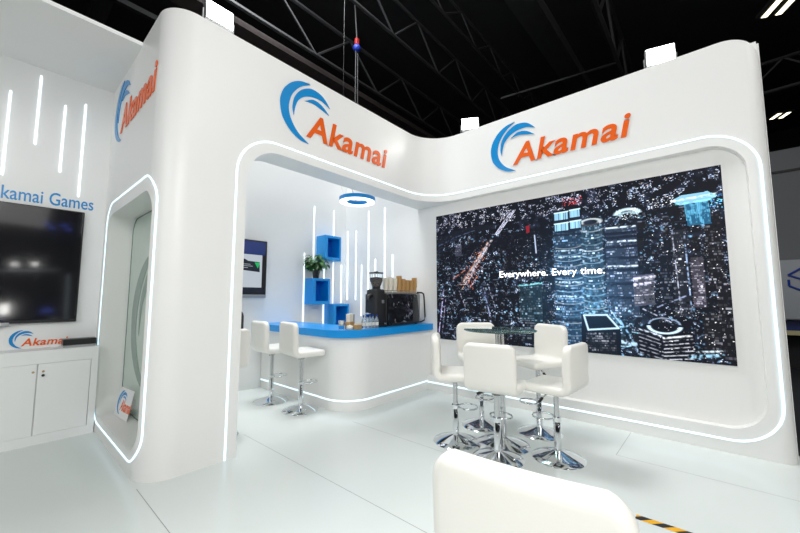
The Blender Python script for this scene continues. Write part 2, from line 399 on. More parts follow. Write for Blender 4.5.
    facade(77.3,82.4,56,71,(.62,.62,.80),11,.95,.8,-1.0,.62,.12); line((77.3,56.4),(82.6,55.3),.7,(.85,.85,1.0),.95,.8); line((77.3,59.6),(82.5,58.6),.6,(.8,.8,1.0),.95,.6)
    # glow of the streets among them
    for cu_,w_,v0_,n_ in ((57.7,4.9,36,15),(65.6,3.6,27,16)):
        for q_ in range(n_): ring(cu_,v0_+q_*3.9+rng.uniform(-.4,.4)-2.2,w_,2.4,.10,(.45,.74,1.0) if q_%3 else (.8,.92,1.0),15,165,.55*rng.uniform(.3,1))
    g=np.exp(-(((U-68)/5.5)**2+((V-80)/9)**2)); img+=(g*np.clip(.5+small*.45,0,2))[...,None]*np.array([.07,.20,.32])
    g=np.exp(-(((U-63)/6)**2+((V-66)/9)**2)); img+=(g*np.clip(.4+small*.5,0,2))[...,None]*np.array([.05,.14,.24])
    for _ in range(40):
        u=rng.uniform(61,76); v=rng.uniform(70,99); line((u,v),(u+rng.uniform(.5,2.5),v+rng.uniform(-1,1.5)),.32,(.45,.78,1.0),.8,.5)
    line((71.8,92),(76.6,92.8),.9,(.60,.82,1.0),.85,.8); line((76.2,92.6),(78,98),.8,(.45,.66,.9),.8,.7); line((72.5,79),(76,91),.45,(.35,.65,.95),.8,.6); line((70,74),(73,82),.4,(.5,.8,1),.8,.6)
    # rooftop with a glowing frame over a striped facade
    fill([(61.2,77),(69.2,76.2),(72.8,84.5),(72.6,100),(60.8,100)],(.005,.006,.009),1)
    for a_,b_ in (((62,77.6),(69,77)),((69,77),(72.2,84.4)),((72.2,84.4),(63.2,86.2)),((63.2,86.2),(62,77.6))): line(a_,b_,.5,(.62,.84,1.0),.95)
    facade(62.6,71.6,88.5,99.5,(.42,.45,.55),8,.62,.75,-1.2,.7,.02)
    # round roof with halo
    fill([(77.6,84),(82,78.6),(91.4,86),(90.8,99.8),(77.2,97.5)],(.005,.006,.009),1)
    for r in range(6): line((77.8,86.5+r*2.1),(84,90.4+r*1.9),.28,(.40,.42,.50),.85,.55); line((84,90.4+r*1.9),(90.8,88.2+r*2.0),.28,(.62,.64,.72),.9,.6)
    line((78,84.2),(84,88),.5,(.75,.85,1),.9,.6); line((84,88.6),(90.5,86.6),.5,(.9,.95,1),.9,.7)
    ring(84.3,82.4,3.9,3.6,.12,(.66,.86,1.0),0,185,1.0); ring(84.3,81.3,3.8,3.4,.07,(.30,.40,.55),180,360,.9)
    # right-hand towers
    facade(87.4,91.2,31,77,(.34,.40,.55),30,.50,.5,0,.5,.05); line((87.7,31),(88.7,76),.25,(.6,.65,.8),.8,.4); line((90.6,33),(91.1,74),.3,(.45,.62,.95),.85,.4)
    facade(91.7,94.6,46,72,(.5,.46,.6),24,.7,.7,0,1,.12); facade(95.4,99,25,62,(.30,.30,.38),26,.5,.45); facade(93.5,97,75,96,(.42,.42,.5),16,.55,.5); facade(84.4,87,37,70,(.25,.33,.52),20,.5,.45)
    facade(97,100,60,98,(.35,.34,.42),22,.5,.45)
    # floodlit arena and blue water
    fill([(91,17.5),(96.5,17),(97,29.5),(91.6,29.5)],(.02,.13,.24),.9)
    for k in range(18): line((91.2+k*.31,17.4),(91.5+k*.31,19+rng.uniform(3,10)),.25,(.16,.52,.76),.85,.7)
    fill([(88,15),(90.5,12.6),(96.6,12.4),(98.8,15.4),(96.5,17.4),(90,17.8)],(.30,.60,.76),.9); line((88.2,15.2),(98.4,14.4),.6,(.86,1,1),.95,.8); line((89.2,17.2),(97,16.8),.4,(.35,.95,1),.9,.8)
    dots(97,100,14,22,70,(.12,.45,1.0),1.0,.6); dots(82,89,12,18,90,(.7,.75,.9),.9,.4)
    line((90,97.4),(97,95.2),.8,(.42,.76,1.0),.85,.7); line((92,94.5),(97,93.3),.5,(.75,.9,1),.85,.6)
    line((83,72),(90,66),.35,(.5,.6,.9),.75,.4); line((79,73),(86,80),.35,(.7,.75,.95),.75,.4)
    dots(82,100,30,98,260,(.75,.75,.85),.9,.3)
    img+=(np.exp(-(((U-63)/15)**2+((V-60)/28)**2)))[...,None]*np.array([.014,.045,.085]); return np.clip((img*1.45)**1.12+np.array([.003,.004,.007]),0,1.6)
def pixel_grid(name,img,m,x,y_left,width,z_top,height,parent,axis='x'):
    """a flat wall of lit pixels facing -x (axis 'x', runs towards -y) or facing -y (axis 'y', runs towards +x)"""
    Hh,W,_=img.shape
    ii,jj=np.meshgrid(np.arange(W+1),np.arange(Hh+1)); s=ii/W*width; z=z_top-jj/Hh*height
    co=np.zeros(((W+1)*(Hh+1),3))
    if axis=='x': co[:,0]=x; co[:,1]=(y_left-s).ravel()
    else: co[:,1]=x; co[:,0]=(y_left+s).ravel()
    co[:,2]=z.ravel()
    a=(jj[:-1,:-1]*(W+1)+ii[:-1,:-1]).ravel()
    F=np.stack([a,a+W+1,a+W+2,a+1],1)
    me=bpy.data.meshes.new(name); me.vertices.add(len(co)); me.vertices.foreach_set('co',co.ravel())
    me.loops.add(F.size); me.loops.foreach_set('vertex_index',F.ravel().astype(np.int32))
    me.polygons.add(len(F)); me.polygons.foreach_set('loop_start',(np.arange(len(F))*4).astype(np.int32)); me.polygons.foreach_set('loop_total',np.full(len(F),4,np.int32))
    me.update(calc_edges=True)
    at=me.color_attributes.new('Col','FLOAT_COLOR','CORNER')
    c=np.ones((len(F),4,4),np.float32); c[:,:,:3]=img.reshape(-1,1,3); at.data.foreach_set('color',c.ravel())
    return link_mesh(name,me,m,parent)
def text_obj(name,body,size,m,parent,loc,rot,ext=.004,offset=0,shear=0,xs=1.0,align='LEFT',sp=1.0):
    c=bpy.data.curves.new(name,'FONT'); c.body=body; c.size=size; c.extrude=ext; c.offset=offset; c.shear=shear; c.align_x=align; c.resolution_u=4; c.space_character=sp
    t=bpy.data.objects.new('t',c); COL.objects.link(t); bpy.context.view_layer.update()
    me=bpy.data.meshes.new_from_object(t.evaluated_get(bpy.context.evaluated_depsgraph_get())); bpy.data.objects.remove(t)
    for v in me.vertices: v.co.x*=xs
    o=bpy.data.objects.new(name,me); COL.objects.link(o); me.materials.clear(); me.materials.append(m)
    o.parent=parent; o.location=loc; o.rotation_euler=rot; return o
RA=(PI/2,0,0)          # faces -y
RB=(PI/2,0,-PI/2)      # faces -x
RSIDE=RB
scr=thing('led_screen','huge wall-mounted LED screen showing a city skyline at night','screen',(4.86,1.56,.82))
obj('screen_body',BX(-.022,0,-1.80,1.80,0,2.06),M['white'],scr)
g=pixel_grid('picture',draw_city(560,322),M['city'],4.834,3.35,3.58,2.875,2.05,scr); g.parent=scr; g.matrix_parent_inverse=Matrix.Translation((-4.86,-1.56,-.82))
wtext=mat('lit_white_text',(1,1,1,1),.5,emit=(1,1,1,1),es=1.3)
yt=.675
for wd in ('Everywhere.','Every time.'):
    t1=text_obj('caption',wd,.128,wtext,scr,(-.034,yt,.975),RB,.002,.0012,0,1.06,'LEFT',1.02)
    yt-=max(v.co.x for v in t1.data.vertices)+.047

# ------------------------------------------------------------------ logos
SW1=[(0.39,0.745),(0.295,0.739),(0.215,0.71),(0.128,0.649),(0.046,0.546),(0.007,0.431),(0.006,0.343),(0.029,0.23),(0.077,0.154),(0.146,0.084),(0.265,0.02),(0.385,0.007),(0.243,0.093),(0.162,0.188),(0.12,0.286),(0.112,0.381),(0.142,0.502),(0.208,0.606),(0.287,0.684)]
SW2=[(0.178,0.284),(0.16,0.375),(0.181,0.502),(0.248,0.606),(0.328,0.669),(0.423,0.704),(0.545,0.688),(0.626,0.636),(0.686,0.57),(0.558,0.616),(0.426,0.608),(0.311,0.561),(0.232,0.483),(0.198,0.401)]
SW3=[(0.322,0.514),(0.437,0.577),(0.559,0.558),(0.676,0.476),(0.549,0.509),(0.438,0.53)]
def smooth_poly(P,n=5,tips=()):
    out=[]; N=len(P)
    for i in range(N):
        p0,p1,p2,p3=[Vector(P[(i+k)%N]) for k in (-1,0,1,2)]
        if i in tips: p0=p1
        if (i+1)%N in tips: p3=p2
        for k in range(n):
            t=k/n; out.append(.5*((2*p1)+(p2-p0)*t+(2*p0-5*p1+4*p2-p3)*t*t+(3*p1-p0-3*p2+p3)*t**3))
    return [(v.x,v.y) for v in out]
def polymesh(polys,z0,z1,scale=1,grow=0):
    bm=bmesh.new()
    for P in polys:
        n=len(P)
        if grow:
            Q=[]
            ar=sum(P[i][0]*P[(i+1)%n][1]-P[(i+1)%n][0]*P[i][1] for i in range(n)); sg=1 if ar>0 else -1
            for i in range(n):
                a=Vector(P[i-1]);b=Vector(P[i]);c=Vector(P[(i+1)%n])
                t=(c-a); 
                if t.length<1e-6: t=Vector((1,0))
                t.normalize(); nn=Vector((t.y,-t.x))*sg
                Q.append((b.x+nn.x*grow,b.y+nn.y*grow))
            P=Q
        A=[bm.verts.new((p[0]*scale,p[1]*scale,z0)) for p in P]; B=[bm.verts.new((p[0]*scale,p[1]*scale,z1)) for p in P]
        fa=bm.faces.new(A); fb=bm.faces.new(B)
        for i in range(n): bm.faces.new((A[i],A[(i+1)%n],B[(i+1)%n],B[i]))
    bmesh.ops.triangulate(bm,faces=[f for f in bm.faces if len(f.verts)>4])
    return bm
SWX=[(SW1[:12],[SW1[11]]+SW1[12:]+[SW1[0]]),(SW2[:9],[SW2[8]]+SW2[9:]+[SW2[0]]),(SW3[:4],[SW3[3]]+SW3[4:]+[SW3[0]])]
def curve_pts(P,n):
    Q=[]
    for i in range(len(P)-1):
        p1,p2=Vector(P[i]),Vector(P[i+1]); p0=Vector(P[i-1]) if i else p1*2-p2; p3=Vector(P[i+2]) if i+2<len(P) else p2*2-p1
        for k in range(12):
            t=k/12; Q.append(.5*((2*p1)+(p2-p0)*t+(2*p0-5*p1+4*p2-p3)*t*t+(3*p1-p0-3*p2+p3)*t**3))
    Q.append(Vector(P[-1])); S=[0]
    for a,b in zip(Q,Q[1:]): S.append(S[-1]+(b-a).length)
    out=[]; j=0
    for k in range(n+1):
        s_=S[-1]*k/n
        while j<len(S)-2 and S[j+1]<s_: j+=1
        t=(s_-S[j])/max(1e-9,S[j+1]-S[j]); out.append(Q[j].lerp(Q[j+1],min(1,t)))
    return out
def crescent(idx,z0,z1,scale=1,grow=0,n=28):
    """closed crescent solid between an outer and an inner arc"""
    A=curve_pts(SWX[idx][0],n); B=curve_pts(SWX[idx][1],n)[::-1]; bm=bmesh.new(); rows=[]
    for k in range(n+1):
        a,b=A[k],B[k]
        if grow:
            d=(a-b); c=(a+b)/2
            if d.length<1e-4: d=Vector((0,0))
            w=d.normalized() if d.length>1e-4 else (A[1]-A[0]).orthogonal().normalized()
            a=a+w*grow; b=b-w*grow
        elif k in (0,n): m_=(a+b)/2; a=m_; b=m_+Vector((.0004,0))
        rows.append([bm.verts.new((p.x*scale,p.y*scale,z)) for p in (a,b) for z in (z0,z1)])
    for r,q in zip(rows,rows[1:]):
        bm.faces.new((r[0],q[0],q[2],r[2])); bm.faces.new((r[1],r[3],q[3],q[1])); bm.faces.new((r[0],r[1],q[1],q[0])); bm.faces.new((r[2],q[2],q[3],r[3]))
    for r in (rows[0],rows[-1]): bm.faces.new((r[0],r[1],r[3],r[2]))
    return bm
def logo(loc,rot,scale,label,size_name='logo_sign',outline=True,depth=.012,xs=1.0):
    L=bpy.data.objects.new(size_name,None); COL.objects.link(L); L.location=loc; L.rotation_euler=rot; setp(L,label,'sign')
    for k in range(3):
        obj('wave',crescent(k,.003,depth*scale*.9,scale),M['lblue'],L)
        if outline: obj('outline',crescent(k,.0005,.002,scale,.015),M['white'],L)
    tx=(.365*scale,.10*scale)
    text_obj('lettering','Akamai',.425*scale,M['orange'],L,(tx[0],tx[1],depth*scale*.65),(0,0,0),depth*scale*.35,.0085*scale,.20,1.0*xs,'LEFT',1.075)
    if outline: text_obj('outline','Akamai',.425*scale,M['white'],L,(tx[0],tx[1],.0012),(0,0,0),.0007,.023*scale,.20,1.0*xs,'LEFT',1.07)
    return L
logo((1.93,3.43,3.305),RA,1.0,'large blue wave and orange lettering sign on the header above the bar opening')
logo((4.76,2.285,3.305),RB,.97,'large blue wave and orange lettering sign above the big city screen',xs=1.06)
logo((.84,5.335,3.30),RB,.97,'large blue wave and orange lettering sign on the shaded side of the column')

# ------------------------------------------------------------------ bar stools
PATH_L=None
def profile_path():
    """seat-back centre line in (x forward, z up); starts at seat front, ends at back top"""
    pts=[];  r=.075
    for x in np.linspace(.235,-.20+r,12): pts.append((x,0.0,(0,1)))
    for a in np.linspace(0,90,9)[1:]:
        th=math.radians(a); pts.append((-.20+r-r*math.sin(th),r-r*math.cos(th),(math.sin(th),math.cos(th))))
    for z in np.linspace(r,.415,12)[1:]: pts.append((-.20-.04*(z-r),z,(1,.05)))
    return pts
def cushion(i0,i1,width,thick,round_end=None,r_end=.05,bow=0):
    """slab following the centre line between two samples, with soft rounded rim"""
    P=profile_path(); import bisect
    S=[0]
    for a,b in zip(P,P[1:]): S.append(S[-1]+math.hypot(b[0]-a[0],b[1]-a[1]))
    s0,s1=S[i0],S[i1]
    def at(s):
        k=min(max(bisect.bisect(S,s)-1,0),len(P)-2); t=(s-S[k])/(S[k+1]-S[k])
        x=P[k][0]*(1-t)+P[k+1][0]*t; z=P[k][1]*(1-t)+P[k+1][1]*t
        n=Vector((P[k][2][0]*(1-t)+P[k+1][2][0]*t,0,P[k][2][1]*(1-t)+P[k+1][2][1]*t)).normalized(); return Vector((x,0,z)),n
    na,nb=26,22; bm=bmesh.new(); grids=[]
    hw=width/2; er=thick*.42
    for side in (1,-1):
        G=[]
        for i in range(na+1):
            u=i/na; u=u if True else u
            # cosine spacing near rims
            s=s0+(s1-s0)*(.5-.5*math.cos(PI*u)) if True else 0
            dend=min(s-s0,s1-s)
            row=[]
            for j in range(nb+1):
                v=-math.cos(PI*j/nb); b=v*hw
                # rounded corners of the outline at the free end
                de_free=(s1-s) if round_end=='top' else (s-s0)
                if round_end and de_free<r_end:
                    w_lim=hw-r_end+math.sqrt(max(0,r_end**2-(r_end-de_free)**2)); b=v*w_lim; lim=w_lim
                else: lim=hw
                dr=min(lim-abs(b),de_free if round_end else 9, (s-s0 if round_end=='top' else s1-s)*3+.012)
                tt=thick/2*(math.sqrt(max(0,1-(1-min(dr/er,1))**2))*.86+.14*min(1,dr/.001) if dr<er else 1)
                pos,n=at(s)
                q=pos+n*(side*tt)+Vector((0,b,0)); 
                if bow and round_end=='top': q.x+=bow*(b/hw)**2*min(1,max(0,(s-s0)/.15))
                row.append(bm.verts.new(q))
            G.append(row)
        grids.append(G)
    A,B=grids
    for G in grids:
        for i in range(na):
            for j in range(nb): bm.faces.new((G[i][j],G[i+1][j],G[i+1][j+1],G[i][j+1]))
    for i in range(na):
        for j in (0,nb): bm.faces.new((A[i][j],B[i][j],B[i+1][j],A[i+1][j]))
    for j in range(nb):
        for i in (0,na): bm.faces.new((A[i][j],A[i][j+1],B[i][j+1],B[i][j]))
    bmesh.ops.remove_doubles(bm,verts=bm.verts,dist=.0003)
    return bm
def make_stool():
    t=thing('bar_stool','','bar stool')
    T=.082
    zs=.62+T/2
    s=obj('seat',cushion(0,13,.49,T,'front',.045),M['cream'],t,(0,0,zs),smooth=50)
    b=obj('backrest',cushion(13,len(profile_path())-1,.49,T*.9,'top',.08,.02),M['cream'],t,(0,0,zs),smooth=50)
    # quilting seams across seat
    bm=bmesh.new()
    for x in (.10,-.02): sweep(bm,[(x,y,T/2+.0005) for y in np.linspace(-.22,.22,8)],.0016,5)
    obj('stitching',bm,M['wall'],s)
    bm=BX(-.11,.11,-.11,.11,.608,.62,.003,1); obj('seat_plate',bm,M['blackm'],t)
    prof=[(.235,0),(.236,.006),(.225,.014),(.17,.032),(.11,.052),(.06,.066),(.036,.074),(.034,.09)]
    obj('base',LA(prof,n=48),M['chrome'],t,smooth=40)
    obj('pole',LA([(.033,.085),(.033,.36),(.030,.365)],n=28),M['chrome'],t,smooth=40)
    obj('gas_lift',LA([(.025,.36),(.025,.60),(.045,.608)],n=24),M['gas'],t,smooth=40)
    # footrest ring offset forward
    bm=bmesh.new(); pts=[(.035+.085-.085*math.cos(a)*1.15+.01,.105*math.sin(a),.355) for a in np.linspace(0,2*PI,33)[:-1]]
    sweep(bm,pts,.0085,8,True); obj('footrest',bm,M['chrome'],t,smooth=60)
    obj('collar',LA([(.039,.335),(.039,.375)],n=24),M['chrome'],t,smooth=40)
    lv=obj('lever',SW([(.02,.02,.598),(.05,.12,.588),(.06,.17,.565)],.006,8),M['chrome'],t,smooth=60)
    obj('knob',SW([(.06,.165,.569),(.066,.20,.548),(.069,.215,.539)],.014,10),M['black'],lv,smooth=60)
    return t
STOOLS=[ # x,y, facing angle deg, height offset, label
 (3.27,2.04,0,.03,'leftmost white bar stool at the round glass table, seen side-on'),
 (3.86,2.05,0,.08,'white bar stool behind the left half of the round glass table'),
 (4.07,1.45,0,.085,'white bar stool behind the right half of the round glass table'),
 (3.56,1.105,0,-.03,'rightmost white bar stool at the round glass table, its back turned to the right'),
 (3.18,1.53,0,-.025,'nearest white bar stool at the round glass table, its plain back facing us'),
 (2.73,4.83,0,.06,'farther of the two white bar stools left of the blue-topped counter'),
 (2.785,4.16,0,.07,'nearer of the two white bar stools left of the blue-topped counter'),
 (1.66,4.07,0,.05,'white bar stool half hidden behind the column, below the wall screen'),
 (1.080,.388,0,-.028,'close white bar stool cut off by the bottom of the view, only its backrest showing')]
TC=(3.50,1.62)
proto=make_stool()
for i,(x,y,f,dz,lab) in enumerate(STOOLS):
    o=proto if i==0 else copy_tree(proto)
    if i<5: ang=math.atan2(TC[1]-y,TC[0]-x)
    elif i in (5,6): ang=math.radians(-8 if i==6 else -4)
    elif i==7: ang=math.radians(98)
    else: ang=math.radians(6)
    if i==0: ang+=math.radians(4)
    if i==1: ang+=math.radians(-6)
    if i==2: ang+=math.radians(-14)
    if i==3: ang+=math.radians(-12)
    if i==4: ang+=math.radians(-8)
    o.location=(x,y,0); o.rotation_euler=(0,0,ang); o['label']=lab; o['group']='white leatherette bar stools'
    for ch in o.children:
        k=ch.name.split('.')[0]
        if k in('seat','backrest','seat_plate','lever'): ch.location.z+=dz
        if k=='gas_lift': ch.scale.z=1+dz/.248; ch.location.z=-.36*dz/.248

# ------------------------------------------------------------------ round table
t=thing('bar_table','round dark glass bar table on a chrome column between five white stools','table',(3.50,1.63,0))
obj('tabletop',LA([(.0,1.155),(.365,1.155),(.37,1.159),(.37,1.164),(.365,1.168),(0,1.168)],n=64,cap=False),M['glass'],t,smooth=40)
obj('base',LA([(.27,0),(.271,.008),(.255,.016),(.19,.036),(.12,.058),(.07,.072),(.045,.085)],n=48),M['chrome'],t,smooth=40)
obj('column',LA([(.042,.08),(.042,1.13)],n=28),M['gas'],t,smooth=40)
obj('top_flange',LA([(.05,1.125),(.14,1.145),(.14,1.1545)],n=32),M['chrome'],t,smooth=40)

# ------------------------------------------------------------------ bar counter
cnt=thing('bar_counter','white curved bar counter with a bright blue top','counter',(3.0,3.5,0))
def Lplan(x0,y0,x1,w,leg,r,yb=5.715):
    return [(x0,yb)]+arc(x0+r,y0+r,r,180,270,20)+[(x1,y0),(x1,y0+w),(leg+.15,y0+w)]+arc(leg+.15,y0+w+.15,.15,270,180,8)[1:]+[(leg,yb)]
off=Vector((-3.0,-3.5,0))
def shifted(bm,v):
    for q in bm.verts: q.co+=v
    return bm
obj('body',shifted(prism(Lplan(3.03,3.50,4.855,.56,3.55,.42),'z',0.0,.965),off),M['wall'],cnt,smooth=30)
obj('countertop',shifted(prism(Lplan(2.95,3.45,4.858,.66,3.64,.46),'z',.965,1.065),off),M['blue'],cnt,smooth=30)
pts=[];nr=[]
for y in np.linspace(5.70,3.95,16): pts.append((3.028,y,.135)); nr.append((-1,0,0))
for a in np.linspace(180,270,20):
    c,s=math.cos(math.radians(a)),math.sin(math.radians(a)); pts.append((3.45+.422*c,3.92+.422*s,.135)); nr.append((c,s,0))
for x in np.linspace(3.5,4.755,14): pts.append((x,3.498,.135)); nr.append((0,-1,0))
o=strip('light_strip',[Vector(q)+off for q in pts],nr,None,parent=cnt); o['label']='cool white glowing strip'

# ------------------------------------------------------------------ vertical light bars on bar walls
bars=[]
Cb=[(3.836,2.352,1.045),(4.04,3.302,1.87),(4.298,2.20,.88),(4.527,3.304,1.39),(4.745,2.185,1.387)]
Bb=[(5.648,2.907,1.45),(5.388,2.887,1.45),(5.216,2.163,1.13),(5.016,3.244,1.39),(4.822,2.257,1.2),(4.571,3.238,1.2),(4.367,2.31,1.2)]
ordn=['leftmost','second from the left','third from the left','fourth from the left','fifth from the left','sixth from the left','seventh from the left','sixth from the right','fifth from the right','fourth from the right','third from the right','second from the right','rightmost']
lab12=['leftmost','second from the left','third from the left','fourth from the left','fifth from the left','sixth from the left','sixth from the right','fifth from the right','fourth from the right','third from the right','second from the right','rightmost']
k=0
for x,zt_,zb_ in Cb:
    o=obj('light_bar',BX(x-.0085,x+.0085,5.706,5.72,zb_,zt_,.003,1),M['ledw']); setp(o,f'{lab12[k]} of the vertical white light bars on the bar walls','light bar','vertical light bars behind the bar'); k+=1
for y,zt_,zb_ in Bb:
    o=obj('light_bar',BX(4.846,4.86,y-.009,y+.009,zb_,zt_,.003,1),M['ledw']); setp(o,f'{lab12[k]} of the vertical white light bars on the bar walls','light bar','vertical light bars behind the bar'); k+=1
lab4=['leftmost','second from the left','third from the left','rightmost']
for k,(x,a,b) in enumerate([(-.027,3.74,2.80),(.189,4.02,3.21),(.405,3.76,2.95),(.58,3.85,2.695)]):
    o=obj('light_bar',BX(x-.009,x+.009,5.548,5.56,b,a,.003,1),M['ledw']); setp(o,f'{lab4[k]} of the four vertical light bars above the alcove wording','light bar','vertical light bars in the alcove')

# ------------------------------------------------------------------ blue cubes
def shelf(x,z,lab,h=.49,w=.40,d=.28):
    t=thing('shelf_box',lab,'shelf',(x,5.72,z),0,'blue shelf boxes by the bar')
    th=.045
    bm=boolean(BX(0,w,-d,0,0,h,.004,1),[BX(th+.02,w-th,-d-.1,-.02,th+.02,h-th)])
    obj('frame',bm,M['blue'],t)
    obj('back_panel',BX(th+.021,w-th-.001,-.03,-.02,th+.021,h-th-.001),M['bluein'],t)
    return t
shelf(4.105,2.222,'highest of the three bright blue open shelf boxes behind the bar')
shelf(3.845,1.372,'middle blue open shelf box with the potted plant on top')
shelf(4.335,.885,'lowest blue open shelf box, partly hidden behind the countertop')

# ------------------------------------------------------------------ potted plant
pp=thing('potted_plant','leafy green plant in a black pot on the middle blue box','plant',(4.0,5.57,1.863))
obj('pot',LA([(.055,0),(.072,.14),(.076,.145),(.076,.16),(.066,.16),(.064,.14),(.0,.14)],n=28,cap=False),M['black'],pp,smooth=40)
obj('soil',LA([(0,.139),(.064,.141)],n=20,cap=False),M['soil'],pp)
bmL=bmesh.new(); bmS=bmesh.new(); rr=random.Random(3)
for i in range(80):
    a=rr.uniform(0,2*PI); el=rr.uniform(.6,1.45); L=rr.uniform(.12,.35); 
    p0=Vector((rr.uniform(-.02,.02),rr.uniform(-.02,.02),.14)); d=Vector((math.cos(a)*math.cos(el),math.sin(a)*math.cos(el)*.75,math.sin(el)))
    tip=p0+d*L+Vector((0,0,-.03*math.cos(el)))
    if tip.y>.12: tip.y=.12
    sweep(bmS,[p0,p0+d*L*.55,tip],.0025,5)
    w=Vector((-math.sin(a),math.cos(a),0)); out=Vector((math.cos(a),math.sin(a)*.7,-.35+rr.uniform(-.3,.5))).normalized(); ll=rr.uniform(.09,.14); ww=ll*.36
    n=out.cross(w)
    prev=None
    for t_,f,dr in ((0,.15,0),(.2,.8,.004),(.45,1,.0),(.7,.75,-.012),(.9,.3,-.03),(1,.02,-.045)):
        c=tip+out*ll*t_+Vector((0,0,dr)); 
        row=[bmL.verts.new(c-w*ww*f+n*.008*f),bmL.verts.new(c),bmL.verts.new(c+w*ww*f+n*.008*f)]
        for v in row: v.co.y=min(v.co.y,.14)
        if prev:
            for q in (0,1): bmL.faces.new((prev[q],prev[q+1],row[q+1],row[q]))
        prev=row
obj('stem',bmS,M['stem'],pp,smooth=60); obj('foliage',bmL,M['leaf'],pp,smooth=60)

# ------------------------------------------------------------------ ring lamp
rl=thing('pendant_lamp','round blue ring pendant lamp with glowing white underside hanging over the bar','lamp',(4.0,4.42,3.145))
def ringprof(ri,ro,z0,z1): return [(ri,z0),(ro,z0),(ro,z1),(ri,z1),(ri,z0)]
obj('ring',LA(ringprof(.175,.31,.006,.07),n=64,cap=False),M['blue'],rl,smooth=40)
obj('diffuser',LA(ringprof(.18,.305,0,.012),n=64,cap=False),M['ringled'],rl,smooth=40)
obj('cable',SW([(.15,.19,.06),(.10,.3,.4),(.0,.42,1.0)],.004,6),M['black'],rl)
obj('cable',SW([(-.22,.08,.06),(-.2,.3,.5),(0,.42,1.0)],.0015,6),M['alu'],rl)
obj('cable',SW([(0,.42,1.0),(0,.42,6.0)],.004,6),M['black'],rl)

# ------------------------------------------------------------------ espresso machine and grinder
em=thing('espresso_machine','black and steel espresso machine standing on the blue countertop','coffee machine',(3.915,3.62,1.065))
w=.85
em.scale=(1,1,1.09)
obj('body',BX(0,w,.02,.46,.05,.46,.02,3),M['alu'],em,smooth=40)
obj('back_panel',prism([(.0,.035),(w-.09,.035),(w-.075,.12),(w-.13,.43),(w-.18,.452),(.02,.452),(.0,.43)],'y',-.012,.02),M['gloss_reflections'],em)
obj('side_panel',BX(w-.01,w+.02,.02,.44,.07,.45,.01,2),M['white'],em,smooth=40)
obj('side_panel',BX(-.03,.0,.0,.46,.05,.45,.01,2),M['blackm'],em,smooth=40)
fr=[(w-.14,-.02,.475),(w-.02,-.02,.475),(w+.028,-.02,.46),(w+.045,-.02,.42),(w+.07,-.02,.10),(w+.05,-.02,.05),(w-.03,-.02,.03),(.06,-.02,.03)]
obj('tube_frame',SW(fr,.013,8),M['black'],em,smooth=60)
obj('cup_tray',BX(.0,w-.02,.03,.44,.46,.475,.004,1),M['alu'],em)
obj('rail',SW([(.02,.03,.50),(w-.05,.03,.50),(w-.05,.43,.50),(.02,.43,.50),(.02,.03,.50)],.004,6),M['chrome'],em)
obj('drip_tray',BX(.08,w-.08,.40,.60,.03,.075,.006,1),M['blackm'],em)
for fx in (.08,w-.08):
    for fy in (.06,.40): obj('foot',LA([(.028,0),(.022,.02),(.022,.052)],(fx,fy),16),M['black'],em)
for gx in (.3,.6):
    g_=obj('group_head',LA([(.035,.17),(.04,.19),(.04,.25),(.03,.30)],(gx,.50),18),M['chrome'],em,smooth=40)
    obj('handle',SW([(gx,.53,.185),(gx,.66,.17)],.011,8),M['black'],g_)
gr=thing('coffee_grinder','tall black coffee grinder with clear bean hopper beside the espresso machine','coffee grinder',(3.79,3.74,1.065))
obj('body',BX(-.10,.10,-.10,.12,.02,.56,.03,3),M['blackm'],gr,smooth=40)
obj('base',BX(-.11,.11,-.13,.16,0,.03,.006,1),M['black'],gr)
obj('collar',LA([(.075,.555),(.06,.575),(.066,.60)],n=24),M['black'],gr,smooth=40)
hp=obj('hopper',LA([(.062,.60),(.098,.69),(.10,.80)],n=32,cap=False),M['clear'],gr,smooth=40)
obj('beans',LA([(.059,.601),(.0965,.735),(.0,.75)],n=28),M['bean'],hp,smooth=40)
obj('lid',LA([(.108,.80),(.11,.815),(.06,.82),(.03,.825),(.025,.835)],n=32),M['black'],gr,smooth=40)
obj('spout',SW([(-.10,0,.47),(-.16,0,.46),(-.18,0,.40)],.03,10),M['black'],gr,smooth=60)
obj('portafilter_fork',SW([(-.1,-.03,.2),(-.19,-.03,.2),(-.19,.03,.2),(-.1,.03,.2)],.01,8),M['chrome'],gr)
obj('badge',BX(.02,.07,-.104,-.0995,.35,.40,.001,1),M['alu'],gr)
# cup stacks on the machine
def cup_proto(m,name,lab,grp):
    o=obj(name,LA([(.031,0),(.043,.105),(.046,.107),(.046,.112),(.0425,.112),(.030,.004),(0,.004)],n=20,cap=False),m,smooth=40); setp(o,lab,'cup',grp); return o
used={}
def stack(kind,x,y,z,n,lab,step=.0155):
    mm,grp=(M['kraft'],'kraft paper cups on the espresso machine') if kind=='k' else (M['cupwhite'],'white paper cups on the espresso machine')
    for i in range(n):
        if kind not in used: o=cup_proto(mm,'paper_cup',lab,grp); used[kind]=o
        else: o=used[kind].copy(); COL.objects.link(o); o['label']=lab
        o.location=(x,y,z+i*step)
zc=1.065+.476*1.09
for j,(x,n) in enumerate([(3.985,8),(4.085,9),(4.185,8)]):
    stack('w',x,3.72,zc,n,['white paper cup in the nested stack beside the bean hopper','white paper cup in the middle nested stack of white cups','white paper cup in the nested stack next to the brown cups'][j])
for j,(x,y,n) in enumerate([(4.295,3.72,11),(4.395,3.72,8),(4.495,3.72,7),(4.595,3.72,7),(4.695,3.72,10)]):
    stack('k',x,y,zc,n,['brown paper cup in the tallest, leftmost nested stack on the coffee machine','brown paper cup in the second nested stack from the left','brown paper cup in the short middle nested stack','brown paper cup in the fourth nested stack from the left','brown paper cup in the rightmost nested stack on the coffee machine'][j],.0155)
